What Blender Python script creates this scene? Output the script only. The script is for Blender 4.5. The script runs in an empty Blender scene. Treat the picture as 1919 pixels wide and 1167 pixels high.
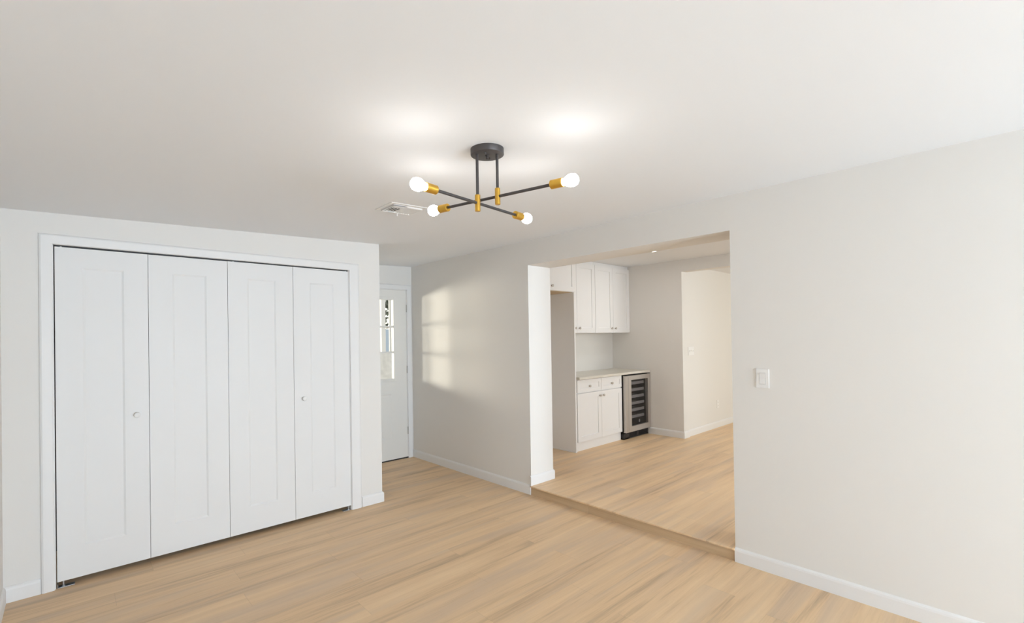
import bpy, bmesh, math, random
from mathutils import Vector, Matrix
random.seed(7)
S = bpy.context.scene
C = S.collection
PI = math.pi

# ------------------------------------------------------------------ camera
CX, CY, CZ = -3.1031, -3.9193, 1.4507
F_PX, YAW, PITCH, ROLL, SHIFT = 888.18, -0.7519, 0.0067, 0.0154, 42.61
cam_d = bpy.data.cameras.new('camera')
cam = bpy.data.objects.new('camera', cam_d); C.objects.link(cam)
r = Vector((math.cos(YAW), math.sin(YAW), 0)); fw = Vector((-math.sin(YAW), math.cos(YAW), 0)); up = Vector((0, 0, 1))
f2 = fw * math.cos(PITCH) + up * math.sin(PITCH); u2 = up * math.cos(PITCH) - fw * math.sin(PITCH)
rx = r * math.cos(ROLL) - u2 * math.sin(ROLL); ux = r * math.sin(ROLL) + u2 * math.cos(ROLL)
M = Matrix((( rx.x, ux.x, -f2.x, CX), (rx.y, ux.y, -f2.y, CY), (rx.z, ux.z, -f2.z, CZ), (0, 0, 0, 1)))
cam.matrix_world = M
cam_d.sensor_width = 36; cam_d.sensor_fit = 'HORIZONTAL'
cam_d.lens = F_PX / 1919 * 36
cam_d.shift_y = SHIFT / 1919
cam_d.clip_start = 0.02
S.camera = cam

# ------------------------------------------------------------------ view, world, lights
S.view_settings.view_transform = 'Standard'
S.view_settings.look = 'None'
S.view_settings.gamma = 1.0
S.view_settings.exposure = 0.37
S.view_settings.use_curve_mapping = False
S.cycles.diffuse_bounces = 8
S.cycles.max_bounces = 12
S.cycles.transparent_max_bounces = 12

w = bpy.data.worlds.new('world'); S.world = w; w.use_nodes = True
nt = w.node_tree
sky = nt.nodes.new('ShaderNodeTexSky'); sky.sky_type = 'NISHITA'
sky.sun_disc = False; sky.sun_elevation = math.radians(38); sky.sun_rotation = math.radians(60)
bg = nt.nodes['Background']; bg.inputs['Strength'].default_value = 0.15
hs = nt.nodes.new('ShaderNodeHueSaturation'); hs.inputs['Saturation'].default_value = 0.45
nt.links.new(sky.outputs['Color'], hs.inputs['Color']); nt.links.new(hs.outputs['Color'], bg.inputs['Color'])

def area(name, loc, direction, sx, sy, power, col):
    d = bpy.data.lights.new(name, 'AREA'); d.shape = 'RECTANGLE'; d.size = sx; d.size_y = sy
    d.energy = power; d.color = col
    o = bpy.data.objects.new(name, d); C.objects.link(o)
    o.location = loc; o.rotation_euler = Vector(direction).to_track_quat('-Z', 'Z').to_euler()
    return o

YB = -8.6            # wall behind the camera
XL_ = -3.3825
YK = -5.0            # south wall of kitchen and of the room beyond
area('fill_back_glass_door', (-1.3, YB - 0.30, 1.15), (0, 1, 0.0), 1.7, 1.8, 62, (1.0, 0.965, 0.965))  # added lamp outside the unseen glass door, lights the dining room
area('fill_ceiling_uplight', (-1.3, YB - 0.45, 0.35), (0, 0.78, 0.62), 1.7, 0.9, 335, (0.60, 0.78, 1.0))  # added uplight, stands in for a flash bounced off the ceiling
area('fill_left_window', (XL_ - 0.30, -6.2, 1.35), (1, 0.25, 0.45), 1.6, 1.2, 6, (0.50, 0.78, 1.0))  # added cool light for the right wall and ceiling, source unseen
area('fill_kitchen_window', (1.5, YK - 0.25, 1.6), (0, 1, 0), 1.6, 1.2, 48, (0.80, 0.89, 1.0))  # added kitchen light, its window lies out of view
area('fill_far_room_window', (4.6, YK - 0.25, 1.5), (0, 1, 0), 2.2, 1.6, 68, (0.95, 0.985, 0.985))  # put in to brighten the room beyond, its window is unseen
# added lamps standing in for sunlit yard glare through the glazed entry door
area('yard_glare_narrow', (-4.00, 4.55, 1.45), (0.745, -0.665, 0), 0.32, 0.50, 105, (1.0, 0.93, 0.80))
area('yard_glare_wide', (-2.85, 5.60, 1.45), (0.47, -0.88, 0), 1.1, 0.7, 200, (1.0, 0.93, 0.80))
sd = bpy.data.lights.new('sun', 'SUN'); sd.energy = 1.5; sd.angle = 0.01; sd.color = (1.0, 0.95, 0.87)
so = bpy.data.objects.new('sun', sd); C.objects.link(so)
so.rotation_euler = Vector((-0.45, 0.45, -0.77)).to_track_quat('-Z', 'Z').to_euler()

# ------------------------------------------------------------------ helpers
def node(nt, t, **kw):
    n = nt.nodes.new(t)
    for k, v in kw.items():
        setattr(n, k, v)
    return n

def mat(name, col, rough=0.5, metal=0.0, spec=0.5, bump=0.0, bscale=200, mottling=0.0, emit=None, estr=0):
    m = bpy.data.materials.new(name); m.use_nodes = True
    nt = m.node_tree; b = nt.nodes['Principled BSDF']
    b.inputs['Base Color'].default_value = (*col, 1); b.inputs['Roughness'].default_value = rough
    b.inputs['Metallic'].default_value = metal; b.inputs['Specular IOR Level'].default_value = spec
    tc = node(nt, 'ShaderNodeTexCoord')
    if mottling:
        n = node(nt, 'ShaderNodeTexNoise'); n.inputs['Scale'].default_value = 9; n.inputs['Detail'].default_value = 4
        nt.links.new(tc.outputs['Object'], n.inputs['Vector'])
        rp = node(nt, 'ShaderNodeValToRGB')
        rp.color_ramp.elements[0].position = 0.3; rp.color_ramp.elements[1].position = 0.7
        rp.color_ramp.elements[0].color = (*[c * (1 - mottling) for c in col], 1); rp.color_ramp.elements[1].color = (*col, 1)
        nt.links.new(n.outputs['Fac'], rp.inputs['Fac']); nt.links.new(rp.outputs['Color'], b.inputs['Base Color'])
    if bump:
        n = node(nt, 'ShaderNodeTexNoise'); n.inputs['Scale'].default_value = bscale; n.inputs['Detail'].default_value = 3
        nt.links.new(tc.outputs['Object'], n.inputs['Vector'])
        bp = node(nt, 'ShaderNodeBump'); bp.inputs['Strength'].default_value = bump; bp.inputs['Distance'].default_value = 0.002
        nt.links.new(n.outputs['Fac'], bp.inputs['Height']); nt.links.new(bp.outputs['Normal'], b.inputs['Normal'])
    if emit:
        b.inputs['Emission Color'].default_value = (*emit, 1); b.inputs['Emission Strength'].default_value = estr
    return m

def glass_mat(name, tint, gloss=0.08):
    m = bpy.data.materials.new(name); m.use_nodes = True; nt = m.node_tree
    nt.nodes.clear()
    o = node(nt, 'ShaderNodeOutputMaterial'); t = node(nt, 'ShaderNodeBsdfTransparent'); g = node(nt, 'ShaderNodeBsdfGlossy')
    t.inputs['Color'].default_value = (*tint, 1); g.inputs['Roughness'].default_value = 0.02
    mx = node(nt, 'ShaderNodeMixShader'); lw = node(nt, 'ShaderNodeLayerWeight'); pw = node(nt, 'ShaderNodeMath', operation='POWER'); pw.inputs[1].default_value = 4
    ma = node(nt, 'ShaderNodeMath', operation='MULTIPLY_ADD'); ma.inputs[1].default_value = gloss * 6; ma.inputs[2].default_value = gloss * 0.4
    nt.links.new(lw.outputs['Facing'], pw.inputs[0]); nt.links.new(pw.outputs[0], ma.inputs[0])
    nt.links.new(ma.outputs[0], mx.inputs[0]); nt.links.new(t.outputs[0], mx.inputs[1]); nt.links.new(g.outputs[0], mx.inputs[2])
    nt.links.new(mx.outputs[0], o.inputs[0])
    return m

def wood_floor(name, along_x=True, tone=1.0):
    """vinyl oak planks 0.18 x 1.23 m running along x"""
    m = bpy.data.materials.new(name); m.use_nodes = True; nt = m.node_tree; L = nt.links
    b = nt.nodes['Principled BSDF']
    tc = node(nt, 'ShaderNodeTexCoord'); sp = node(nt, 'ShaderNodeSeparateXYZ'); L.new(tc.outputs['Object'], sp.inputs[0])
    def math_(op, a, bb=None, c=None):
        n = node(nt, 'ShaderNodeMath', operation=op)
        for i, v in enumerate((a, bb, c)):
            if v is None: continue
            if isinstance(v, (int, float)): n.inputs[i].default_value = v
            else: L.new(v, n.inputs[i])
        return n.outputs[0]
    X, Y = (sp.outputs['X'], sp.outputs['Y']) if along_x else (sp.outputs['Y'], sp.outputs['Z'])
    yy = math_('DIVIDE', math_('ADD', Y, 1.565), 0.18)
    row = math_('FLOOR', yy)
    wn = node(nt, 'ShaderNodeTexWhiteNoise', noise_dimensions='1D'); L.new(math_('MULTIPLY', row, 0.377), wn.inputs['W'])
    # neighbouring rows are staggered by about half a plank, with some randomness
    sh = math_('ADD', math_('MULTIPLY', row, 0.46), math_('MULTIPLY', wn.outputs['Value'], 0.16))
    xx = math_('ADD', math_('DIVIDE', math_('ADD', X, 0.60), 1.23), sh)
    col = math_('FLOOR', xx)
    cv = node(nt, 'ShaderNodeCombineXYZ'); L.new(row, cv.inputs[0]); L.new(col, cv.inputs[1])
    pid = node(nt, 'ShaderNodeTexWhiteNoise', noise_dimensions='2D'); L.new(cv.outputs[0], pid.inputs['Vector'])
    # grain coordinates: long in x, shifted per plank
    def noise(sx, sy, detail, dist, rough=0.55, woff=7.0):
        v = node(nt, 'ShaderNodeCombineXYZ')
        L.new(math_('MULTIPLY', X, sx), v.inputs[0]); L.new(math_('MULTIPLY', Y, sy), v.inputs[1])
        L.new(math_('MULTIPLY', pid.outputs['Value'], woff), v.inputs[2])
        n = node(nt, 'ShaderNodeTexNoise'); n.inputs['Scale'].default_value = 1; n.inputs['Detail'].default_value = detail
        n.inputs['Roughness'].default_value = rough; n.inputs['Distortion'].default_value = dist
        L.new(v.outputs[0], n.inputs['Vector']); return n.outputs['Fac']
    broad = noise(0.55, 9.5, 3, 0.5, woff=0.45)
    mid = noise(1.2, 32, 4, 0.4, woff=0.9)
    fine = noise(6, 150, 3, 0.3, woff=3)
    hue = noise(0.7, 8, 2, 0.3, woff=1.2)
    rp = node(nt, 'ShaderNodeValToRGB'); e = rp.color_ramp.elements
    e[0].position = 0.33; e[0].color = (0.500, 0.350, 0.222, 1)
    e[1].position = 0.63; e[1].color = (0.870, 0.640, 0.398, 1)
    k = e.new(0.47); k.color = (0.770, 0.548, 0.334, 1)
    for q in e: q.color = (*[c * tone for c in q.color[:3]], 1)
    comb = math_('ADD', math_('ADD', math_('MULTIPLY', broad, 0.58), math_('MULTIPLY', mid, 0.25)), math_('MULTIPLY', fine, 0.17))
    comb = math_('ADD', comb, math_('MULTIPLY', math_('SUBTRACT', pid.outputs['Value'], 0.5), 0.03))
    L.new(comb, rp.inputs['Fac'])
    # greyer streaks in places
    gm = node(nt, 'ShaderNodeMix', data_type='RGBA'); gm.blend_type = 'MIX'
    mr = node(nt, 'ShaderNodeMapRange'); mr.inputs['From Min'].default_value = 0.48; mr.inputs['From Max'].default_value = 0.68
    mr.inputs['To Max'].default_value = 0.55; L.new(hue, mr.inputs['Value'])
    L.new(mr.outputs[0], gm.inputs['Factor']); L.new(rp.outputs['Color'], gm.inputs['A'])
    gm.inputs['B'].default_value = (0.585, 0.452, 0.335, 1)
    # joints: hairline long edges, slightly darker butt ends
    fy = math_('FRACT', yy); ey = math_('MINIMUM', fy, math_('SUBTRACT', 1.0, fy))
    fx = math_('FRACT', xx); ex = math_('MINIMUM', fx, math_('SUBTRACT', 1.0, fx))
    jy = math_('LESS_THAN', ey, 0.0035); jx = math_('LESS_THAN', ex, 0.0008)
    j = math_('MULTIPLY', math_('MAXIMUM', math_('MULTIPLY', jy, 0.45), jx), 0.24)
    dk = node(nt, 'ShaderNodeMix', data_type='RGBA'); dk.blend_type = 'MIX'
    L.new(j, dk.inputs['Factor']); L.new(gm.outputs['Result'], dk.inputs['A']); dk.inputs['B'].default_value = (0.22, 0.15, 0.10, 1)
    L.new(dk.outputs['Result'], b.inputs['Base Color'])
    b.inputs['Roughness'].default_value = 0.48; b.inputs['Specular IOR Level'].default_value = 0.35
    bp = node(nt, 'ShaderNodeBump'); bp.inputs['Strength'].default_value = 0.08; bp.inputs['Distance'].default_value = 0.001
    L.new(fine, bp.inputs['Height']); L.new(bp.outputs['Normal'], b.inputs['Normal'])
    return m

MT = {}
MT['wall'] = mat('wall_paint', (0.740, 0.719, 0.688), 0.85, spec=0.2, bump=0.10, bscale=90)
MT['ceil'] = mat('ceiling_paint', (0.775, 0.785, 0.800), 0.9, spec=0.15, bump=0.10, bscale=70)
MT['white'] = mat('white_trim_paint', (0.765, 0.757, 0.748), 0.45, spec=0.35, bump=0.02, bscale=60)
MT['door'] = mat('white_door_paint', (0.755, 0.750, 0.742), 0.5, spec=0.3, bump=0.03, bscale=120)
MT['entry'] = mat('entry_door_paint', (0.760, 0.745, 0.710), 0.5, spec=0.3, bump=0.03, bscale=120)
MT['cab'] = mat('white_cabinet_lacquer', (0.830, 0.825, 0.825), 0.4, spec=0.35, bump=0.01, bscale=80)
MT['floor'] = wood_floor('oak_vinyl_plank', True, 0.93)
MT['riser'] = wood_floor('oak_vinyl_riser_shaded', False, 0.68)  # darker tone paints in the shade on the riser face
MT['quartz'] = mat('pale_quartz', (0.70, 0.665, 0.59), 0.3, spec=0.5, mottling=0.06)
MT['steel'] = mat('stainless_steel', (0.60, 0.565, 0.53), 0.38, metal=0.85, bump=0.04, bscale=300)
MT['black'] = mat('black_plastic', (0.018, 0.018, 0.020), 0.45, bump=0.02, bscale=150)
MT['inner'] = mat('dark_cooler_lining', (0.13, 0.13, 0.135), 0.6, bump=0.02, bscale=100)
MT['shelf'] = mat('grey_metal_shelf', (0.36, 0.345, 0.34), 0.45, metal=0.3, bump=0.02, bscale=100)
MT['nickel'] = mat('brushed_nickel', (0.50, 0.46, 0.42), 0.3, metal=0.9, bump=0.02, bscale=200)
MT['hinge'] = mat('satin_hinge_metal', (0.42, 0.40, 0.37), 0.4, metal=0.8, bump=0.02, bscale=200)
MT['zinc'] = mat('zinc_bracket', (0.55, 0.58, 0.62), 0.35, metal=0.9, bump=0.03, bscale=200)
MT['lampblack'] = mat('matt_black_metal', (0.075, 0.067, 0.066), 0.42, metal=0.35, bump=0.02, bscale=200)
MT['brass'] = mat('brushed_brass', (0.72, 0.43, 0.075), 0.32, metal=0.9, bump=0.03, bscale=220)
MT['bulb'] = mat('glowing_bulb_glass', (0.95, 0.95, 0.92), 0.3, emit=(1.0, 0.975, 0.95), estr=23, bump=0.01)
MT['led'] = mat('downlight_lens', (0.9, 0.9, 0.88), 0.4, emit=(1.0, 0.98, 0.96), estr=75, bump=0.01)
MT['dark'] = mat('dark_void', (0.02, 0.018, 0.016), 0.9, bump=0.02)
MT['plastic'] = mat('white_plastic', (0.80, 0.79, 0.775), 0.35, spec=0.4, bump=0.01, bscale=100)
MT['glass'] = glass_mat('window_glass', (0.96, 0.97, 0.96))
MT['smoke'] = glass_mat('tinted_cooler_glass', (0.86, 0.86, 0.87))
MT['stucco'] = mat('grey_stucco', (0.50, 0.49, 0.47), 0.95, bump=0.4, bscale=60, mottling=0.2)
MT['post'] = mat('white_post_paint', (0.80, 0.79, 0.75), 0.6, bump=0.05)
MT['gravel'] = mat('pale_gravel', (0.62, 0.59, 0.54), 0.95, bump=0.6, bscale=40, mottling=0.35)
MT['block'] = mat('pale_block', (0.80, 0.79, 0.75), 0.95, bump=0.5, bscale=45, mottling=0.22)
MT['slab'] = mat('concrete_porch', (0.55, 0.53, 0.50), 0.9, bump=0.2, bscale=40, mottling=0.12)
MT['blue'] = mat('pale_blue_boards', (0.50, 0.60, 0.70), 0.7, bump=0.1, bscale=40)
MT['leaf'] = mat('desert_leaf', (0.11, 0.14, 0.08), 0.8, bump=0.2, bscale=30, mottling=0.5)
MT['bark'] = mat('brown_bark', (0.16, 0.12, 0.09), 0.9, bump=0.4, bscale=30, mottling=0.3)
MT['tan'] = mat('raw_board_edge', (0.60, 0.47, 0.31), 0.7, bump=0.1, bscale=60)
MT['display'] = mat('control_window', (0.25, 0.24, 0.25), 0.3, bump=0.01)

class MB:
    """collects shapes into one mesh"""
    def __init__(s): s.bm = bmesh.new()
    def box(s, x0, x1, y0, y1, z0, z1, bev=0.0, seg=2):
        t = bmesh.new()
        bmesh.ops.create_cube(t, size=1)
        for v in t.verts:
            v.co = Vector(((x0 + x1) / 2 + v.co.x * (x1 - x0), (y0 + y1) / 2 + v.co.y * (y1 - y0), (z0 + z1) / 2 + v.co.z * (z1 - z0)))
        if bev: bmesh.ops.bevel(t, geom=t.edges[:], offset=bev, segments=seg, affect='EDGES', profile=0.6)
        s.merge(t); return s
    def merge(s, t, mtx=None):
        if mtx: bmesh.ops.transform(t, matrix=mtx, verts=t.verts)
        me = bpy.data.meshes.new('t'); t.to_mesh(me); t.free(); s.bm.from_mesh(me); bpy.data.meshes.remove(me)
    def quad(s, *pts):
        vs = [s.bm.verts.new(p) for p in pts]; s.bm.faces.new(vs)
    def prism(s, poly, vec):
        """extrude a closed polygon (3-D points) along vec"""
        n = len(poly); a = [s.bm.verts.new(p) for p in poly]; b = [s.bm.verts.new(Vector(p) + Vector(vec)) for p in poly]
        s.bm.faces.new(a); s.bm.faces.new(b[::-1])
        for i in range(n): s.bm.faces.new((a[i], b[i], b[(i + 1) % n], a[(i + 1) % n]))
        return s
    def lathe(s, prof, base, axis, n=28):
        """profile [(radius, height)] turned about axis from base"""
        q = Vector(axis).normalized().to_track_quat('Z', 'Y'); base = Vector(base); rings = []
        for rr, h in prof:
            if rr < 1e-6: rings.append([s.bm.verts.new(base + q @ Vector((0, 0, h)))])
            else: rings.append([s.bm.verts.new(base + q @ Vector((rr * math.cos(2 * PI * i / n), rr * math.sin(2 * PI * i / n), h))) for i in range(n)])
        for a, b in zip(rings, rings[1:]):
            for i in range(n):
                j = (i + 1) % n
                if len(a) == 1 and len(b) == 1: continue
                if len(a) == 1: s.bm.faces.new((a[0], b[j], b[i]))
                elif len(b) == 1: s.bm.faces.new((a[i], a[j], b[0]))
                else: s.bm.faces.new((a[i], a[j], b[j], b[i]))
        return s
    def rod(s, p, q, rad, n=20, cap=0.001):
        p = Vector(p); q = Vector(q); L = (q - p).length
        return s.lathe([(0, 0), (rad - cap, 0), (rad, cap), (rad, L - cap), (rad - cap, L), (0, L)], p, q - p, n)
    def build(s, name, m, parent=None, smooth=False, loc=None):
        bmesh.ops.remove_doubles(s.bm, verts=s.bm.verts, dist=1e-6)
        bmesh.ops.recalc_face_normals(s.bm, faces=s.bm.faces)
        org = Vector(loc) if loc else (parent.matrix_world.translation.copy() if parent else None)
        if org is None:
            org = Vector((0, 0, 0))
        me = bpy.data.meshes.new(name)
        for v in s.bm.verts: v.co -= org
        s.bm.to_mesh(me); s.bm.free()
        me.materials.append(MT[m])
        if smooth:
            for p in me.polygons: p.use_smooth = True
            try: me.set_sharp_from_angle(angle=math.radians(38))
            except Exception: pass
        o = bpy.data.objects.new(name, me); C.objects.link(o)
        if parent:
            o.parent = parent; o.location = org - parent.matrix_world.translation
        else: o.location = org
        bpy.context.view_layer.update()
        return o

def tag(o, label=None, cat=None, group=None, kind=None):
    if label: o['label'] = label
    if cat: o['category'] = cat
    if group: o['group'] = group
    if kind: o['kind'] = kind
    return o

def thing(name, loc, label, cat, group=None, kind=None):
    o = bpy.data.objects.new(name, None); C.objects.link(o); o.location = loc; o.empty_display_size = 0.05
    bpy.context.view_layer.update()
    return tag(o, label, cat, group, kind)

def struct(mb, name, m, label, cat, smooth=False):
    return tag(mb.build(name, m, smooth=smooth), label, cat, kind='structure')

def slab(mb, x0, x1, z0, z1, yf, yb, recs):
    """door leaf in the xz plane, front towards -y, with recesses (a,b,c,d,depth,slope); depth None = hole"""
    bm = mb.bm
    xs = sorted({x0, x1, *[q[0] for q in recs], *[q[1] for q in recs]}); zs = sorted({z0, z1, *[q[2] for q in recs], *[q[3] for q in recs]})
    def inside(cx, cz): return any(q[0] < cx < q[1] and q[2] < cz < q[3] for q in recs)
    def hole(cx, cz): return any(q[0] < cx < q[1] and q[2] < cz < q[3] and q[4] is None for q in recs)
    for a, b in zip(xs, xs[1:]):
        for c, d in zip(zs, zs[1:]):
            cx, cz = (a + b) / 2, (c + d) / 2
            if not inside(cx, cz): mb.quad((a, yf, c), (b, yf, c), (b, yf, d), (a, yf, d))
            if not hole(cx, cz): mb.quad((a, yb, c), (a, yb, d), (b, yb, d), (b, yb, c))
    for i in range(len(xs) - 1):
        a, b = xs[i], xs[i + 1]
        mb.quad((a, yf, z0), (a, yb, z0), (b, yb, z0), (b, yf, z0)); mb.quad((a, yf, z1), (b, yf, z1), (b, yb, z1), (a, yb, z1))
    for i in range(len(zs) - 1):
        a, b = zs[i], zs[i + 1]
        mb.quad((x0, yf, a), (x0, yf, b), (x0, yb, b), (x0, yb, a)); mb.quad((x1, yf, a), (x1, yb, a), (x1, yb, b), (x1, yf, b))
    for a, b, c, d, dep, sl in recs:
        O = [(a, yf, c), (b, yf, c), (b, yf, d), (a, yf, d)]
        if dep is None: I = [(a, yb, c), (b, yb, c), (b, yb, d), (a, yb, d)]
        else: I = [(a + sl, yf + dep, c + sl), (b - sl, yf + dep, c + sl), (b - sl, yf + dep, d - sl), (a + sl, yf + dep, d - sl)]
        for i in range(4):
            j = (i + 1) % 4; mb.quad(O[i], O[j], I[j], I[i])
        if dep is not None: mb.quad(*I)
    return mb

def knob(name, base, axis, parent, m, R=0.015, L=0.026):
    mb = MB()
    mb.lathe([(0, 0), (R * 0.62, 0), (R * 0.55, L * 0.12), (R * 0.42, L * 0.3), (R * 0.48, L * 0.45), (R * 0.85, L * 0.58), (R, L * 0.72), (R * 0.92, L * 0.88), (R * 0.55, L * 0.98), (0, L)], base, axis, 24)
    return mb.build(name, m, parent, smooth=True)

# ------------------------------------------------------------------ dimensions
XL, XC, YD = -3.3825, -1.060, 1.210
Z0, SL = 2.3416, 0.0342
OX0, OX1, OH = -3.172, -1.344, 2.047
YA, YO = -0.829, -2.6606            # opening to the kitchen (far jamb, near jamb)
ZO, ZS, WT = 2.116, 0.0827, 0.303
def ceil_z(x): return Z0 + SL * x

# ------------------------------------------------------------------ structure
b = MB(); b.box(XL - 0.12, 0.0, YB - 0.1, YD + 0.12, -0.12, 0.0)
struct(b, 'floor', 'floor', 'pale oak plank floor of the empty dining room', 'floor')
b = MB(); b.box(0.0, 7.0, YK - 0.1, 0.34, -0.12, ZS)
struct(b, 'floor_kitchen', 'floor', 'raised pale oak plank floor beyond the wide opening', 'floor')
b = MB()
b.prism([(XL - 0.12, YB - 0.1, ceil_z(XL - 0.12)), (0, YB - 0.1, Z0), (0, YB - 0.1, Z0 + 0.15), (XL - 0.12, YB - 0.1, Z0 + 0.15)], (0, YD + 0.22 - YB, 0))
struct(b, 'ceiling', 'ceil', 'white slightly sloping ceiling over the dining room', 'ceiling')
# left wall and back wall, each with an added unseen window
b = MB(); LW0, LW1, LZ0, LZ1 = -7.0, -5.4, 0.75, 1.95
b.box(XL - 0.12, XL, LW1, 0.0, 0, ceil_z(XL) + 0.02); b.box(XL - 0.12, XL, YB, LW0, 0, ceil_z(XL) + 0.02)
b.box(XL - 0.12, XL, LW0, LW1, 0, LZ0); b.box(XL - 0.12, XL, LW0, LW1, LZ1, ceil_z(XL) + 0.02)
struct(b, 'wall_left', 'wall', 'off-white wall at the extreme left edge of the photo', 'wall')
WX0, WX1, WZ0, WZ1 = -2.2, -0.4, 0.04, 2.10
b = MB()
b.box(XL, WX0, YB - 0.1, YB, 0, 2.36); b.box(WX1, 0, YB - 0.1, YB, 0, 2.36)
b.box(WX0, WX1, YB - 0.1, YB, 0, WZ0); b.box(WX0, WX1, YB - 0.1, YB, WZ1, 2.36)
struct(b, 'wall_back', 'wall', 'off-white wall with the added glass door behind the camera', 'wall')

def window(name, x0, x1, z0, z1, y, label):
    t = thing(name, ((x0 + x1) / 2, y, z0), label, 'window', kind='structure')
    f = MB(); wd = 0.05
    for a in ((x0, x0 + wd, z0, z1), (x1 - wd, x1, z0, z1), (x0 + wd, x1 - wd, z0, z0 + wd), (x0 + wd, x1 - wd, z1 - wd, z1), ((x0 + x1) / 2 - 0.025, (x0 + x1) / 2 + 0.025, z0 + wd, z1 - wd)):
        f.box(a[0], a[1], y - 0.08, y - 0.02, a[2], a[3], 0.004)
    f.build('window_frame', 'white', t)
    g = MB(); g.box(x0 + wd, (x0 + x1) / 2 - 0.025, y - 0.052, y - 0.048, z0 + wd, z1 - wd); g.build('pane', 'glass', t)
    g = MB(); g.box((x0 + x1) / 2 + 0.025, x1 - wd, y - 0.052, y - 0.048, z0 + wd, z1 - wd); g.build('pane', 'glass', t)
    return t
window('window_1', WX0, WX1, WZ0, WZ1, YB, 'added wide white framed sliding glass door, unseen behind the camera')  # glass door added out of view to supply the room light

t = thing('window_4', (XL - 0.05, (LW0 + LW1) / 2, LZ0), 'added white framed side window, unseen behind the camera', 'window', kind='structure')  # side window added out of view to bring in cool light
f = MB()
for a in ((LW0, LW0 + 0.05, LZ0, LZ1), (LW1 - 0.05, LW1, LZ0, LZ1), (LW0 + 0.05, LW1 - 0.05, LZ0, LZ0 + 0.05), (LW0 + 0.05, LW1 - 0.05, LZ1 - 0.05, LZ1)): f.box(XL - 0.08, XL - 0.02, a[0], a[1], a[2], a[3], 0.004)
f.build('window_frame', 'white', t)
g = MB(); g.box(XL - 0.052, XL - 0.048, LW0 + 0.05, LW1 - 0.05, LZ0 + 0.05, LZ1 - 0.05); g.build('pane', 'glass', t)
# closet front wall with its opening
b = MB()
WTH = 0.115
def wall_run(mb, x0, x1, y, th, z0, top): mb.prism([(x0, y, z0), (x1, y, z0), (x1, y, top(x1)), (x0, y, top(x0))], (0, th, 0))
ctop = lambda x: ceil_z(x) + 0.01
wall_run(b, XL, OX0, 0, WTH, 0, ctop); wall_run(b, OX1, XC, 0, WTH, 0, ctop); wall_run(b, OX0, OX1, 0, WTH, OH, ctop)
struct(b, 'wall_closet', 'wall', 'off-white wall around the four white closet doors', 'wall')
b = MB(); b.box(XC - 0.115, XC, WTH, YD, 0, ceil_z(XC) + 0.01)
struct(b, 'wall_hall', 'wall', 'short side wall between the closet and the entry door', 'wall')
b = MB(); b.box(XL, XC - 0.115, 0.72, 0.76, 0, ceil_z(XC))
struct(b, 'wall_closet_inner', 'dark', 'wall inside the closet behind its doors, coloured dark for shade', 'wall')  # near-black colour puts in the shade of the enclosed closet
# entry wall with door hole
DX0, DX1, DZ = -0.995, -0.072, 2.052
b = MB()
wall_run(b, XC - 0.115, DX0, YD, 0.12, 0, ctop); wall_run(b, DX1, 0, YD, 0.12, 0, ctop); wall_run(b, DX0, DX1, YD, 0.12, DZ, ctop)
struct(b, 'wall_entry', 'wall', 'off-white wall above and beside the glazed entry door', 'wall')
# right wall with the wide opening
b = MB()
b.box(0, WT, YA, YD + 0.12, 0, 2.48); b.box(0, WT, YB - 0.1, YO, 0, 2.48); b.box(0, WT, YO, YA, ZO, 2.48)
struct(b, 'wall_right', 'wall', 'long off-white wall with the wide opening to the kitchen', 'wall')
# kitchen shell
XW, XW2, YJ, ZJ = 2.815, 2.955, -0.885, 2.287
KC = 2.439
b = MB(); b.box(WT, XW2, 0.22, 0.34, ZS, KC + 0.05)
struct(b, 'wall_kitchen_back', 'wall', 'off-white kitchen wall behind the counter and cabinets', 'wall')
b = MB(); b.box(XW, XW2, YJ, 0.22, ZS, KC + 0.04); b.box(XW, XW2, -2.6, YJ, ZJ, KC + 0.04); b.box(XW, XW2, YK, -2.6, ZS, KC + 0.04)
struct(b, 'wall_kitchen_right', 'wall', 'off-white kitchen wall beside the wine cooler with a tall passage', 'wall')
b = MB(); b.box(WT, XW, YK - 0.1, 0.22, KC, KC + 0.1)
struct(b, 'ceiling_kitchen', 'ceil', 'white kitchen ceiling seen through the opening', 'ceiling')
YF = -0.868
b = MB(); b.box(XW2, 7.0, YF, YF + 0.12, ZS, 2.50)
struct(b, 'wall_far', 'wall', 'bright cream wall of the room beyond the kitchen passage', 'wall')
b = MB(); b.box(6.9, 7.0, YK, YF, ZS, 2.5)
struct(b, 'wall_far_right', 'wall', 'cream wall closing the room beyond the kitchen', 'wall')
b = MB(); b.box(XW2, 7.0, YK - 0.1, YF, 2.387, 2.5)
struct(b, 'ceiling_far', 'ceil', 'white ceiling of the room beyond the kitchen passage', 'ceiling')
b = MB()
for x0, x1, z0, z1 in ((WT, 0.7, ZS, 2.5), (2.3, 3.5, ZS, 2.5), (5.7, 7.0, ZS, 2.5)): b.box(x0, x1, YK - 0.1, YK, z0, z1)
b.box(0.7, 2.3, YK - 0.1, YK, ZS, 1.0); b.box(0.7, 2.3, YK - 0.1, YK, 2.2, 2.5)
b.box(3.5, 5.7, YK - 0.1, YK, ZS, 0.7); b.box(3.5, 5.7, YK - 0.1, YK, 2.3, 2.5)
struct(b, 'wall_kitchen_front', 'wall', 'off-white kitchen wall with added windows opposite the cabinets', 'wall')
window('window_2', 0.7, 2.3, 1.0, 2.2, YK, 'added white framed kitchen window, unseen opposite the cabinets')  # added out of view to supply the kitchen light
window('window_3', 3.5, 5.7, 0.7, 2.3, YK, 'added large white framed window, unseen in the room beyond the kitchen')  # unseen, added to light the wall beyond the passage

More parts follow.
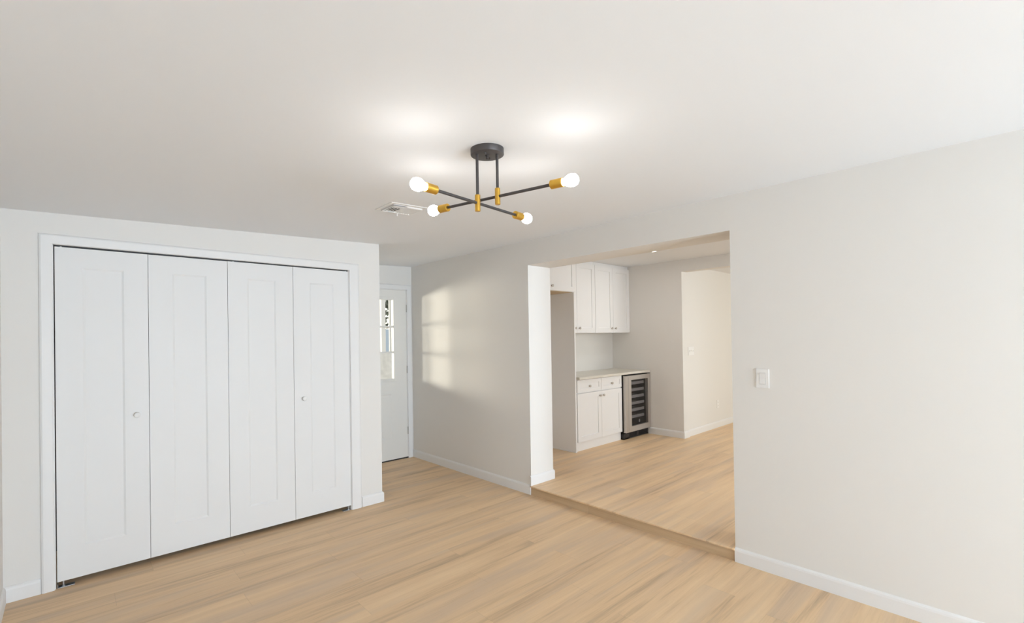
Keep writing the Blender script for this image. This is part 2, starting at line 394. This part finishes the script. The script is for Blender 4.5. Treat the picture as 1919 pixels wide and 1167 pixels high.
# step: nosing and riser
b = MB(); b.box(-0.018, 0.03, YO, YA, ZS - 0.012, ZS + 0.0012, 0.004)
struct(b, 'trim_1', 'floor', 'pale oak nosing along the edge of the raised floor', 'trim')
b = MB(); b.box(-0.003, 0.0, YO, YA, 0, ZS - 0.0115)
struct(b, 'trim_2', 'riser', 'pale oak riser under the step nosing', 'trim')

# baseboards
BT, BH = 0.012, 0.09
def base_prof(o, n, h=BH, z=0.0):
    """profile points: o = wall point (x,y), n = outward unit (x,y)"""
    P = [(0, 0), (BT, 0), (BT, h - 0.020), (BT * 0.82, h - 0.010), (BT * 0.45, h - 0.003), (0, h)]
    return [Vector((o[0] + n[0] * d, o[1] + n[1] * d, z + hh)) for d, hh in P]
def baseboard(mb, p, q, n, z=0.0, h=BH, ep=0.0, eq=0.0):
    """run from p to q on the wall face, outward normal n; ep/eq mitre the ends (+1 outside corner)"""
    p = Vector((*p, 0)); q = Vector((*q, 0)); d = (q - p).normalized()
    A = base_prof(p, n, h, z); B = base_prof(q, n, h, z); nn = Vector((*n, 0))
    bm = mb.bm; av = []; bv = []
    for a, bb in zip(A, B):
        t = (a - p).dot(nn)
        av.append(bm.verts.new(a - d * t * ep)); bv.append(bm.verts.new(bb + d * t * eq))
    k = len(av); bm.faces.new(av); bm.faces.new(bv[::-1])
    for i in range(k): bm.faces.new((av[i], bv[i], bv[(i + 1) % k], av[(i + 1) % k]))
b = MB(); baseboard(b, (0, YD), (0, YA), (-1, 0), eq=0.0)
b.box(-BT, 0.0, YA - 0.0, YA + 0.0001, 0, 0.001)
struct(b, 'baseboard_right_far', 'white', 'white baseboard between the entry door and the step', 'baseboard')
b = MB(); baseboard(b, (0, YO), (0, YB), (-1, 0))
struct(b, 'baseboard_right_near', 'white', 'white baseboard along the near right wall', 'baseboard')
b = MB(); baseboard(b, (-BT, YA), (WT, YA), (0, -1), z=ZS + 0.001, eq=1); baseboard(b, (WT, YA), (WT, 0.2), (1, 0), z=ZS + 0.001, ep=1)
struct(b, 'baseboard_jamb', 'white', 'white baseboard on the opening jamb above the step', 'baseboard')
b = MB(); baseboard(b, (OX1 + 0.092, 0), (XC, 0), (0, -1), eq=1); baseboard(b, (XC, 0), (XC, YD), (1, 0), ep=1)
struct(b, 'baseboard_closet_right', 'white', 'short white baseboard at the right of the closet doors', 'baseboard')
b = MB(); baseboard(b, (XL, 0), (OX0 - 0.06, 0), (0, -1), ep=-1); baseboard(b, (XL, YB), (XL, 0), (1, 0), eq=-1)
struct(b, 'baseboard_left', 'white', 'short white baseboard at the left of the closet doors', 'baseboard')
b = MB(); baseboard(b, (XW, 0.2), (XW, YJ), (-1, 0), z=ZS, eq=1); baseboard(b, (XW, YJ), (XW2, YJ), (0, -1), z=ZS, ep=1)
struct(b, 'baseboard_kitchen', 'white', 'white baseboard right of the wine cooler', 'baseboard')
b = MB(); baseboard(b, (XW2, YF), (6.9, YF), (0, -1), z=ZS)
struct(b, 'baseboard_far', 'white', 'white baseboard under the outlet in the room beyond', 'baseboard')

# casings
def casing(name, x0, x1, h, y, wd, m, label, sides=(1, 1), z0=0.0, wr=None):
    wr = wr or wd
    mb = MB(); P = [(0, 0), (0, 0.010), (0.006, 0.0135), (0.5, 0.015), (0.8, 0.016), (0.93, 0.012), (1.0, 0.004), (1.0, 0)]
    bm = mb.bm; rows = []
    for d, t in P:
        dl = (d if d > 0.1 else d) * wd if d > 0.1 else d
        dr = d * wr if d > 0.1 else d
        rows.append([bm.verts.new(v) for v in ((x0 - dl, y - t, z0), (x0 - dl, y - t, h + dl), (x1 + dr, y - t, h + dl), (x1 + dr, y - t, z0))])
    n = len(rows)
    for i in range(n):
        a, c = rows[i], rows[(i + 1) % n]
        for k in range(3): bm.faces.new((a[k], a[k + 1], c[k + 1], c[k]))
    bm.faces.new([q[0] for q in rows]); bm.faces.new([q[3] for q in rows][::-1])
    return struct(mb, name, m, label, 'door casing')
casing('trim_3', OX0, OX1, OH, 0.0, 0.060, 'white', 'white casing framing the closet doors', wr=0.088)
casing('trim_4', DX0, DX1, DZ, YD, 0.060, 'white', 'white casing around the glazed entry door')
# closet jamb lining and overhead track
b = MB()
b.box(OX0 - 0.0005, OX0 + 0.004, 0.001, WTH, 0, OH); b.box(OX1 - 0.004, OX1 + 0.0005, 0.001, WTH, 0, OH)
struct(b, 'trim_5', 'white', 'white jamb lining at the closet door edges', 'door jamb')
b = MB(); b.box(OX0 + 0.006, OX1 - 0.006, 0.012, 0.05, OH - 0.006, OH - 0.0005)
struct(b, 'trim_6', 'black', 'dark overhead track above the closet doors', 'door track')

# ------------------------------------------------------------------ bifold closet doors
ZB, ZT = 0.037, 2.036
SPL = [-3.164, -2.7180, -2.2575, -1.8030, -1.3475]
def bifold(name, i0, label, knob_panel, kx, right):
    x0, x1 = SPL[i0], SPL[i0 + 2]
    t = thing(name, ((x0 + x1) / 2, 0.02, 0.0), label, 'closet door', kind='structure')
    for k in (0, 1):
        a, c = SPL[i0 + k] + 0.0013, SPL[i0 + k + 1] - 0.0013
        m = (a + c) / 2; top = ZT - (0.0 if not right else -0.001)
        mb = MB(); slab(mb, a, c, ZB, top, 0.004, 0.036, [(m - 0.099, m + 0.099, 0.222, 1.918, 0.0055, 0.011)])
        p = mb.build('door_panel', 'door', t)
        if k == knob_panel: knob('knob', (kx, 0.004, 0.986), (0, -1, 0), p, 'door', 0.0175, 0.027)
    px = x0 + 0.028 if not right else x1 - 0.020
    # floor bracket with its pivot pin
    s = 1 if not right else -1
    mb = MB(); mb.box(min(px - s * 0.026, px + s * 0.05), max(px - s * 0.026, px + s * 0.05), 0.002, 0.040, 0.0002, 0.0032, 0.001)
    mb.box(min(px - s * 0.026, px - s * 0.023), max(px - s * 0.026, px - s * 0.023), 0.004, 0.038, 0.002, 0.022, 0.001)
    br = mb.build('floor_bracket', 'zinc', t)
    mb = MB(); mb.lathe([(0, 0), (0.008, 0), (0.008, 0.006), (0.0045, 0.008), (0.0045, ZB + 0.001 - 0.003), (0, ZB + 0.001 - 0.003)], (px, 0.018, 0.003), (0, 0, 1), 16)
    mb.build('pivot_pin', 'zinc', br, smooth=True)
    mb = MB(); mb.rod((px + s * 0.001, 0.018, ZT - 0.002), (px + s * 0.001, 0.018, OH - 0.005), 0.0045, 12, 0.0005); mb.build('pivot_pin', 'plastic', t, smooth=True)
    g = SPL[i0 + 1 - 1] if right else None
    if right:
        mb = MB(); mb.rod((x0 + 0.04, 0.018, ZT - 0.002), (x0 + 0.04, 0.018, OH - 0.005), 0.0045, 12, 0.0005); mb.build('pivot_pin', 'plastic', t, smooth=True)
    return t
bifold('door_1', 0, 'left pair of white bifold closet doors with a round knob', 0, -2.782, False)
bifold('door_2', 2, 'right pair of white bifold closet doors beside the hall corner', 1, -1.729, True)

# ------------------------------------------------------------------ entry door
t = thing('door_3', (-0.535, YD + 0.02, 0), 'white half-glazed entry door half hidden behind the closet wall', 'entry door', kind='structure')
SX0, SX1 = -0.988, -0.079
GX0, GX1, GZ0, GZ1 = -0.812, -0.255, 0.980, 1.922
mb = MB()
slab(mb, SX0, SX1, 0.014, 2.045, YD + 0.002, YD + 0.046, [(GX0 - 0.02, GX1 + 0.02, GZ0 - 0.02, GZ1 + 0.02, None, 0),
     (-0.499, -0.283, 0.268, 0.795, 0.006, 0.014), (-0.786, -0.570, 0.268, 0.795, 0.006, 0.014)])
leaf = mb.build('door_leaf', 'entry', t)
mb = MB()
slab(mb, -0.470, -0.312, 0.297, 0.766, YD + 0.0045, YD + 0.012, []); slab(mb, -0.757, -0.599, 0.297, 0.766, YD + 0.0045, YD + 0.012, [])
mb.build('raised_panel', 'entry', leaf)
mb = MB()   # lite frame
def ring(mb, x0, x1, z0, z1, wd, y0, y1, bev=0.003):
    mb.box(x0 - wd, x0, y0, y1, z0 - wd, z1 + wd, bev); mb.box(x1, x1 + wd, y0, y1, z0 - wd, z1 + wd, bev)
    mb.box(x0, x1, y0, y1, z0 - wd, z0, bev); mb.box(x0, x1, y0, y1, z1, z1 + wd, bev)
ring(mb, GX0, GX1, GZ0, GZ1, 0.034, YD - 0.006, YD + 0.008); ring(mb, GX0, GX1, GZ0, GZ1, 0.020, YD + 0.006, YD + 0.05, 0.001)
mb.build('lite_frame', 'entry', t)
mb = MB()
for z in (1.601, 1.294): mb.box(GX0, GX1, YD + 0.004, YD + 0.02, z - 0.011, z + 0.011, 0.003)
mb.build('muntin_grid', 'entry', t)
mb = MB(); mb.box(GX0, GX1, YD + 0.022, YD + 0.026, GZ0, GZ1); mb.build('pane', 'glass', t)
for z in (1.824, 1.079, 0.334):
    mb = MB(); mb.rod((-0.0755, YD - 0.004, z - 0.045), (-0.0755, YD - 0.004, z + 0.045), 0.006, 14); mb.box(-0.079, -0.072, YD - 0.002, YD + 0.003, z - 0.045, z + 0.045)
    mb.build('hinge', 'hinge', t)
mb = MB(); mb.lathe([(0, 0), (0.032, 0), (0.032, 0.006), (0.012, 0.010), (0.011, 0.035), (0.022, 0.042), (0.028, 0.056), (0.022, 0.068), (0, 0.072)], (-0.925, YD + 0.002, 0.93), (0, -1, 0), 28)
mb.build('door_knob', 'nickel', t, smooth=True)
mb = MB(); mb.box(DX0, DX1, YD, YD + 0.12, 0.0002, 0.013); mb.build('threshold_gap_shade', 'black', t)  # black strip draws the dark gap under the door leaf
b = MB()
b.box(DX0 - 0.0005, DX0 + 0.005, YD + 0.001, YD + 0.12, 0, DZ); b.box(DX1 - 0.005, DX1 + 0.0005, YD + 0.001, YD + 0.12, 0, DZ); b.box(DX0, DX1, YD + 0.001, YD + 0.12, DZ - 0.005, DZ + 0.0005)
b.box(DX0, DX1, YD + 0.048, YD + 0.06, 2.03, DZ)
struct(b, 'trim_7', 'white', 'white jamb lining the entry door hole', 'door jamb')

# ------------------------------------------------------------------ ceiling light
LCX, LCY = -1.750, -2.330
LCZ = ceil_z(LCX)
t = thing('ceiling_light', (LCX, LCY, LCZ), 'black and brass four-bulb crossed-arm light on the ceiling', 'ceiling light')
mb = MB(); R = 0.0735
nrm = Vector((SL, 0, -1)).normalized()
mb.lathe([(0, -0.003), (R, -0.003), (R, 0.024), (R - 0.001, 0.0262), (R - 0.003, 0.027), (0, 0.027)], (LCX, LCY, LCZ), nrm, 56)
can = mb.build('canopy', 'lampblack', t, smooth=True)
PA = Vector((-1.795, -2.314, 2.039)); PB = Vector((-1.7215, -2.363, 2.071))
dirc = (PB - PA); dirc.z = 0; dirc.normalize(); perp = Vector((-dirc.y, dirc.x, 0))
def under(p): return Vector((p.x, p.y, ceil_z(p.x) - 0.027))
ctr = Vector((LCX, LCY, 0))
for q, nm, mm in ((ctr - perp * 0.033 - dirc * 0.012, 'screw', 'lampblack'), (ctr + perp * 0.033 + dirc * 0.012, 'screw', 'lampblack')):
    q = under(q); mb = MB(); mb.lathe([(0, -0.001), (0.0055, -0.001), (0.0055, 0.003), (0.003, 0.006), (0, 0.0065)], q, (0, 0, -1), 16); mb.build(nm, mm, can, smooth=True)
q = under(ctr); mb = MB(); mb.lathe([(0, -0.001), (0.009, -0.001), (0.009, 0.004), (0.006, 0.006), (0.006, 0.016), (0.004, 0.017), (0, 0.017)], q, (0, 0, -1), 20); mb.build('centre_nut', 'lampblack', can, smooth=True)
for P in (PA, PB):
    mb = MB(); mb.rod(P + Vector((0, 0, 0.03)), under(P) + Vector((0, 0, 0.002)), 0.0064); mb.build('drop_rod', 'lampblack', t, smooth=True)
    mb = MB(); mb.rod(P - Vector((0, 0, 0.036)), P + Vector((0, 0, 0.036)), 0.0118, 28, 0.0012); mb.build('sleeve', 'brass', t, smooth=True)
def lamp_arm(P, d, la, lb):
    d = Vector((d[0], d[1], 0)).normalized()
    mb = MB(); mb.rod(P - d * (la + 0.004), P + d * (lb + 0.004), 0.0064); mb.build('arm', 'lampblack', t, smooth=True)
    for s, l in ((-1, la), (1, lb)):
        a = d * s; o = P + a * l
        mb = MB(); mb.lathe([(0, 0), (0.0165, 0), (0.0185, 0.002), (0.0185, 0.054), (0.0165, 0.056), (0.0145, 0.054), (0.0145, 0.040), (0, 0.040)], o, a, 32)
        so = mb.build('socket', 'brass', t, smooth=True)
        mb = MB(); mb.lathe([(0.0, 0.044), (0.0130, 0.044), (0.0132, 0.058), (0.0148, 0.064), (0.0200, 0.074), (0.0243, 0.084), (0.0258, 0.094), (0.0248, 0.104), (0.0208, 0.1135), (0.0140, 0.1195), (0.0070, 0.1222), (0, 0.123)], o, a, 32)
        mb.build('bulb', 'bulb', so, smooth=True)
lamp_arm(PA, (0.989, 0.145), 0.243, 0.262)
lamp_arm(PB, (-0.225, 0.974), 0.268, 0.288)

# ------------------------------------------------------------------ ceiling vent
vx, vy = -1.537, -1.228
vz = ceil_z(vx)
t = thing('ceiling_vent', (vx, vy, vz), 'white square air vent on the ceiling behind the light', 'vent')
t.rotation_euler = (0, -math.atan(SL), 0); bpy.context.view_layer.update()
def vpart(mb, name, m, par=None):
    o = mb.build(name, m, None); o.location = (0, 0, 0); o.parent = par or t; return o
W2, H2 = 0.131, 0.106
mb = MB()
for a in ((-W2, -W2 + 0.026, -H2, H2), (W2 - 0.026, W2, -H2, H2), (-W2 + 0.026, W2 - 0.026, -H2, -H2 + 0.026), (-W2 + 0.026, W2 - 0.026, H2 - 0.026, H2)):
    mb.box(a[0], a[1], a[2], a[3], -0.005, 0.0, 0.0015)
a, c = W2 - 0.026, H2 - 0.026
for q in ((-a, -a + 0.004, -c, c), (a - 0.004, a, -c, c), (-a, a, -c, -c + 0.004), (-a, a, c - 0.004, c)): mb.box(q[0], q[1], q[2], q[3], -0.015, -0.002, 0.001)
mb.box(-a, -a + 0.096, -c, -0.030, -0.0125, -0.0085)
mb.box(-a, -a + 0.014, -c, c, -0.0125, -0.0085)
vpart(mb, 'frame', 'plastic')
mb = MB(); mb.box(-a, a, -c, c, -0.0015, -0.0005); vpart(mb, 'backing', 'dark')
for k in range(11):
    x = -a + 0.012 + k * (2 * a - 0.024) / 10
    tb = bmesh.new(); bmesh.ops.create_cube(tb, size=1)
    bmesh.ops.transform(tb, matrix=Matrix.Translation((x, 0, -0.009)) @ Matrix.Rotation(math.radians(24 if k > 4 else -4), 4, 'Y') @ Matrix.Diagonal((0.0235 if k > 4 else 0.0085, 2 * c - 0.006, 0.0012, 1)), verts=tb.verts)
    mb = MB(); mb.merge(tb); vpart(mb, 'slat', 'plastic')
mb = MB(); mb.box(0.002, 0.008, c - 0.010, c - 0.005, -0.036, -0.002, 0.001); vpart(mb, 'lever', 'plastic')
ve = None

# ------------------------------------------------------------------ switches and outlet
t = thing('light_switch', (0, -2.8435, 1.176), 'white rocker light switch on the right wall beside the opening', 'light switch')
mb = MB(); mb.box(-0.006, 0.0, -2.8435 - 0.0365, -2.8435 + 0.0365, 1.118, 1.234, 0.002); mb.build('cover_plate', 'plastic', t)
mb = MB(); mb.prism([(-0.004, -2.8435 - 0.0165, 1.143), (-0.0095, -2.8435 - 0.0165, 1.143), (-0.0068, -2.8435 - 0.0165, 1.176), (-0.0095, -2.8435 - 0.0165, 1.209), (-0.004, -2.8435 - 0.0165, 1.209)], (0, 0.033, 0)); mb.build('rocker', 'plastic', t)
mb = MB(); ring(mb, 0, 0.0335, 1.1425, 1.2095, 0.0012, 0, 0.0005, 0)
t2 = mb.bm
bmesh.ops.transform(t2, matrix=Matrix(((0, 1, 0, -0.0066), (1, 0, 0, -2.8435 - 0.01675), (0, 0, 1, 0), (0, 0, 0, 1))), verts=t2.verts)
mb.build('rocker_gap', 'shelf', t)

t = thing('switch_bank', (2.99, YF, 1.228), 'white three-gang switch plate on the cream wall beyond the passage', 'light switch')
mb = MB(); mb.box(2.99 + 0.005, 2.99 + 0.170, YF - 0.006, YF, 1.170, 1.286, 0.002); mb.build('cover_plate', 'plastic', t)
for k in range(3):
    x = 2.99 + 0.041 + k * 0.046
    mb = MB(); mb.prism([(x - 0.006, YF - 0.005, 1.216), (x - 0.006, YF - 0.008, 1.218), (x - 0.006, YF - 0.016, 1.240), (x - 0.006, YF - 0.005, 1.240)], (0.012, 0, 0)); mb.build('toggle', 'plastic', t)
t = thing('wall_outlet', (3.883, YF, 0.423), 'white outlet low on the cream wall beyond the passage', 'outlet')
mb = MB(); mb.box(3.848, 3.918, YF - 0.006, YF, 0.365, 0.481, 0.002); mb.build('cover_plate', 'plastic', t)
for z in (0.400, 0.446):
    mb = MB(); mb.box(3.866, 3.900, YF - 0.008, YF - 0.005, z - 0.014, z + 0.014, 0.001); so = mb.build('socket_face', 'plastic', t)
    mb = MB(); mb.box(3.875, 3.877, YF - 0.0085, YF - 0.0078, z - 0.004, z + 0.006); mb.box(3.889, 3.891, YF - 0.0085, YF - 0.0078, z - 0.004, z + 0.006); mb.build('slot', 'dark', so)

# ------------------------------------------------------------------ kitchen cabinets
def shaker(par, x0, x1, z0, z1, yf, th=0.020, st=0.058, name='door'):
    mb = MB(); slab(mb, x0, x1, z0, z1, yf, yf + th, [(x0 + st, x1 - st, z0 + st, z1 - st, 0.008, 0.0015)])
    return mb.build(name, 'cab', par)
def carcass(mb, x0, x1, y0, y1, z0, z1): mb.box(x0, x1, y0, y1, z0, z1, 0.001, 1)
PX0, PX1 = 1.236, 1.258
YP = -0.352
# tall end panel next to the refrigerator space
t = thing('refrigerator_panel', (PX0, YP, ZS), 'tall white end panel standing left of the base cabinet', 'cabinet panel')
mb = MB(); mb.box(PX0, PX1, YP, 0.218, ZS + 0.0005, 1.968, 0.001, 1); mb.build('side_panel', 'cab', t)
mb = MB(); mb.box(PX0 - 0.008, PX0, YP, 0.218, ZS + 0.0005, ZS + 0.018, 0.002); mb.build('shoe_moulding', 'cab', t)
# cabinet above the refrigerator space
OX, OZ0, OZ1 = 0.345, 1.972, KC - 0.001
t = thing('wall_cabinet', (0.80, 0.218, OZ0), 'deep white cabinet hung high above the empty refrigerator space', 'cabinet')
mb = MB(); carcass(mb, OX, PX1 + 0.004, -0.338, 0.218, OZ0, OZ1); mb.build('body', 'cab', t)
mb = MB(); mb.box(OX + 0.02, PX0, -0.330, 0.2, OZ0 - 0.0035, OZ0 - 0.0005); mb.build('bottom_board', 'tan', t)
d = shaker(t, OX + 0.003, 0.800, OZ0 + 0.002, KC - 0.04, -0.3590); knob('knob', (0.760, -0.359, 2.023), (0, -1, 0), d, 'nickel')
d = shaker(t, 0.804, PX1 + 0.003, OZ0 + 0.002, KC - 0.04, -0.3590); knob('knob', (0.845, -0.359, 2.023), (0, -1, 0), d, 'nickel')
# upper wall cabinets
YU = -0.084
def upper(x0, x1, label, mid):
    t = thing('wall_cabinet', ((x0 + x1) / 2, 0.218, 1.495), label, 'cabinet')
    mb = MB(); carcass(mb, x0, x1, YU + 0.021, 0.218, 1.493, KC - 0.001); mb.build('body', 'cab', t)
    for a, c, kx in ((x0 + 0.002, mid - 0.0015, mid - 0.043), (mid + 0.0015, x1 - 0.002, mid + 0.043)):
        d = shaker(t, a, c, 1.496, KC - 0.042, YU, st=0.066); knob('knob', (kx, YU, 1.556), (0, -1, 0), d, 'nickel')
    return t
upper(PX1 + 0.006, 2.005, 'white two-door wall cabinet next to the tall end panel', 1.620)
upper(2.008, XW - 0.001, 'white two-door wall cabinet in the kitchen corner above the counter', 2.409)
# base cabinet
BX0, BX1, YC = PX1 + 0.002, 2.192, -0.356
t = thing('base_cabinet', ((BX0 + BX1) / 2, -0.05, ZS), 'white base cabinet with two drawers above two doors', 'cabinet')
mb = MB(); carcass(mb, BX0, BX1, YC + 0.021, 0.218, ZS + 0.105, 0.9395); mb.build('body', 'cab', t)
mb = MB(); mb.box(BX0, BX1, -0.322, -0.30, ZS + 0.0005, ZS + 0.106); mb.build('toe_kick', 'cab', t)
mid = 1.738
for a, c, kx in ((BX0 + 0.012, mid - 0.003, 1.508), (mid + 0.003, BX1 - 0.012, 1.968)):
    d = shaker(t, a, c, 0.782, 0.932, YC, st=0.042, name='drawer'); knob('knob', (kx, YC + 0.008, 0.848), (0, -1, 0), d, 'nickel')
for a, c, kx in ((BX0 + 0.012, mid - 0.0015, mid - 0.036), (mid + 0.0015, BX1 - 0.012, mid + 0.036)):
    d = shaker(t, a, c, 0.196, 0.770, YC, st=0.062); knob('knob', (kx, YC, 0.716), (0, -1, 0), d, 'nickel')
# countertop
mb = MB(); mb.box(PX1 + 0.001, XW - 0.001, -0.400, 0.218, 0.940, 0.969, 0.003)
tag(mb.build('countertop', 'quartz'), 'pale stone countertop over the base cabinet and wine cooler', 'countertop')

# ------------------------------------------------------------------ wine cooler
FX0, FX1 = 2.204, 2.800
YFD = -0.402                      # door face
t = thing('wine_cooler', ((FX0 + FX1) / 2, -0.1, ZS), 'stainless glass-door wine cooler under the counter end', 'wine cooler')
mb = MB()
mb.box(FX0, FX0 + 0.03, YFD + 0.042, 0.2, ZS + 0.02, 0.925); mb.box(FX1 - 0.03, FX1, YFD + 0.042, 0.2, ZS + 0.02, 0.925)
mb.box(FX0, FX1, 0.17, 0.2, ZS + 0.02, 0.925); mb.box(FX0, FX1, YFD + 0.042, 0.2, 0.895, 0.925); mb.box(FX0, FX1, YFD + 0.055, 0.2, ZS + 0.02, ZS + 0.115)
mb.build('cabinet_body', 'black', t)
mb = MB()
DZ0, DZ1 = 0.178, 0.920
gx0, gx1, gz0, gz1 = FX0 + 0.132, FX1 - 0.055, 0.250, 0.862
slab(mb, FX0, FX1, DZ0, DZ1, YFD, YFD + 0.040, [(gx0, gx1, gz0, gz1, None, 0)])
dr = mb.build('door', 'steel', t)
mb = MB(); mb.box(gx0, gx1, YFD + 0.012, YFD + 0.016, gz0, gz1); mb.build('glass_pane', 'smoke', dr)
mb = MB(); mb.box(FX0 + 0.060, FX0 + 0.066, YFD - 0.0008, YFD, DZ0 + 0.02, DZ1 - 0.02); mb.build('handle_groove', 'shelf', dr)
for k in range(6):
    z = 0.355 + k * 0.0905
    mb = MB(); mb.box(FX0 + 0.04, FX1 - 0.06, YFD + 0.060, YFD + 0.075, z - 0.019, z + 0.019, 0.003)
    for j in range(7): 
        x = FX0 + 0.05 + j * (FX1 - FX0 - 0.12) / 6
        mb.box(x - 0.002, x + 0.002, YFD + 0.075, 0.15, z - 0.004, z)
    mb.build('shelf', 'shelf', t)
mb = MB(); mb.box(FX0 + 0.035, FX1 - 0.035, 0.15, 0.168, ZS + 0.12, 0.89); mb.build('inner_lining', 'inner', t)
mb = MB(); mb.box(2.60, 2.63, YFD + 0.06, YFD + 0.064, 0.265, 0.305); mb.build('display', 'display', t)
mb = MB()
GX_0, GX_1, gy = FX0 - 0.004, FX1 - 0.006, -0.366
for a in ((GX_0, GX_0 + 0.13, ZS + 0.004, ZS + 0.088), (GX_1 - 0.03, GX_1, ZS + 0.004, ZS + 0.088), (GX_0, GX_1, ZS + 0.004, ZS + 0.018), (GX_0, GX_1, ZS + 0.076, ZS + 0.088)): mb.box(a[0], a[1], gy, gy + 0.06, a[2], a[3], 0.001, 1)
for k in range(5):
    z = ZS + 0.026 + k * 0.011; mb.box(GX_0 + 0.1, GX_1, gy + 0.002, gy + 0.012, z - 0.0028, z + 0.0028)
mb.box(2.50, 2.55, gy, gy + 0.012, ZS + 0.02, ZS + 0.08)
mb.build('toe_grille', 'black', t)
for x, y in ((FX0 + 0.03, -0.32), (FX1 - 0.03, -0.32), (FX0 + 0.03, 0.15), (FX1 - 0.03, 0.15)):
    mb = MB(); mb.rod((x, y, ZS + 0.0003), (x, y, ZS + 0.022), 0.012); mb.build('foot', 'zinc', t, smooth=True)

# recessed ceiling light in the kitchen, and three added unseen for more light
for (x, y, lab) in ((1.885, -1.0, 'small round recessed light in the kitchen ceiling at the lintel'),
                    (0.95, -2.60, 'added unseen recessed light in the kitchen ceiling hidden behind the lintel, nearest the dining room'),
                    (2.05, -2.60, 'added unseen recessed light in the kitchen ceiling hidden behind the lintel, nearest the passage'),
                    (1.50, -3.90, 'added unseen recessed light in the kitchen ceiling hidden behind the lintel, by the window')):
    t = thing('recessed_light', (x, y, KC), lab, 'ceiling light')
    mb = MB(); mb.lathe([(0.060, 0.0), (0.082, 0.0), (0.082, 0.003), (0.075, 0.006), (0.062, 0.004), (0.060, 0.0)], (x, y, KC), (0, 0, -1), 40); mb.build('trim_ring', 'plastic', t, smooth=True)
    mb = MB(); mb.lathe([(0, 0.0005), (0.060, 0.0005), (0.060, 0.003), (0, 0.003)], (x, y, KC), (0, 0, -1), 40); mb.build('lens', 'led', t)

# ------------------------------------------------------------------ outside the entry door
b = MB(); b.box(-8, 14, YD + 0.12, 4.6, -0.25, -0.14)
struct(b, 'porch_floor', 'slab', 'concrete porch outside the entry door', 'porch')
b = MB(); b.box(-14, 20, 4.6, 30, -0.26, -0.16)
struct(b, 'ground', 'gravel', 'pale gravel yard seen through the door glass', 'ground')
mb = MB(); mb.box(0.2, 3.2, 4.12, 4.42, -0.14, 1.19, 0.012)
tag(mb.build('garden_wall', 'block'), 'low pale rough wall carrying the white porch posts outside the door', 'wall')
mb = MB(); mb.box(1.16, 1.245, 4.2, 4.3, 1.19, 2.6, 0.006)
tag(mb.build('porch_post', 'post'), 'white porch post seen through the middle of the door glass', 'post')
mb = MB(); mb.box(1.36, 1.44, 4.2, 4.3, 1.19, 2.6, 0.006)
tag(mb.build('porch_post', 'post'), 'white porch post nearest the right edge of the door glass', 'post')
mb = MB(); mb.box(0.2, 2.28, 6.4, 6.6, -0.16, 2.9, 0.01)
tag(mb.build('garden_wall', 'stucco'), 'tall grey rough wall standing behind the white porch posts', 'wall')
mb = MB(); mb.box(2.6, 6.0, 9.0, 9.2, -0.16, 1.75, 0.01)
tag(mb.build('fence', 'blue'), 'pale blue board fence far behind the porch post', 'fence')
t = thing('tree', (4.4, 12.0, -0.16), 'grey green tree rising behind the blue fence', 'tree')
mb = MB(); mb.rod((4.4, 12, -0.16), (4.5, 12, 1.6), 0.12); mb.build('trunk', 'bark', t, smooth=True)
mb = MB()
for k in range(900):
    v = Vector((random.gauss(0, 1), random.gauss(0, 1), random.gauss(0, 1))).normalized() * random.uniform(0.55, 1)
    p = Vector((4.45 + v.x * 1.5, 12 + v.y * 1.3, 2.7 + v.z * 1.2)); a = Vector((random.uniform(-1, 1), random.uniform(-1, 1), random.uniform(-1, 1))).normalized() * 0.13; c = a.orthogonal().normalized() * 0.07
    mb.quad(p - a, p + c, p + a, p - c)
mb.build('foliage', 'leaf', t)
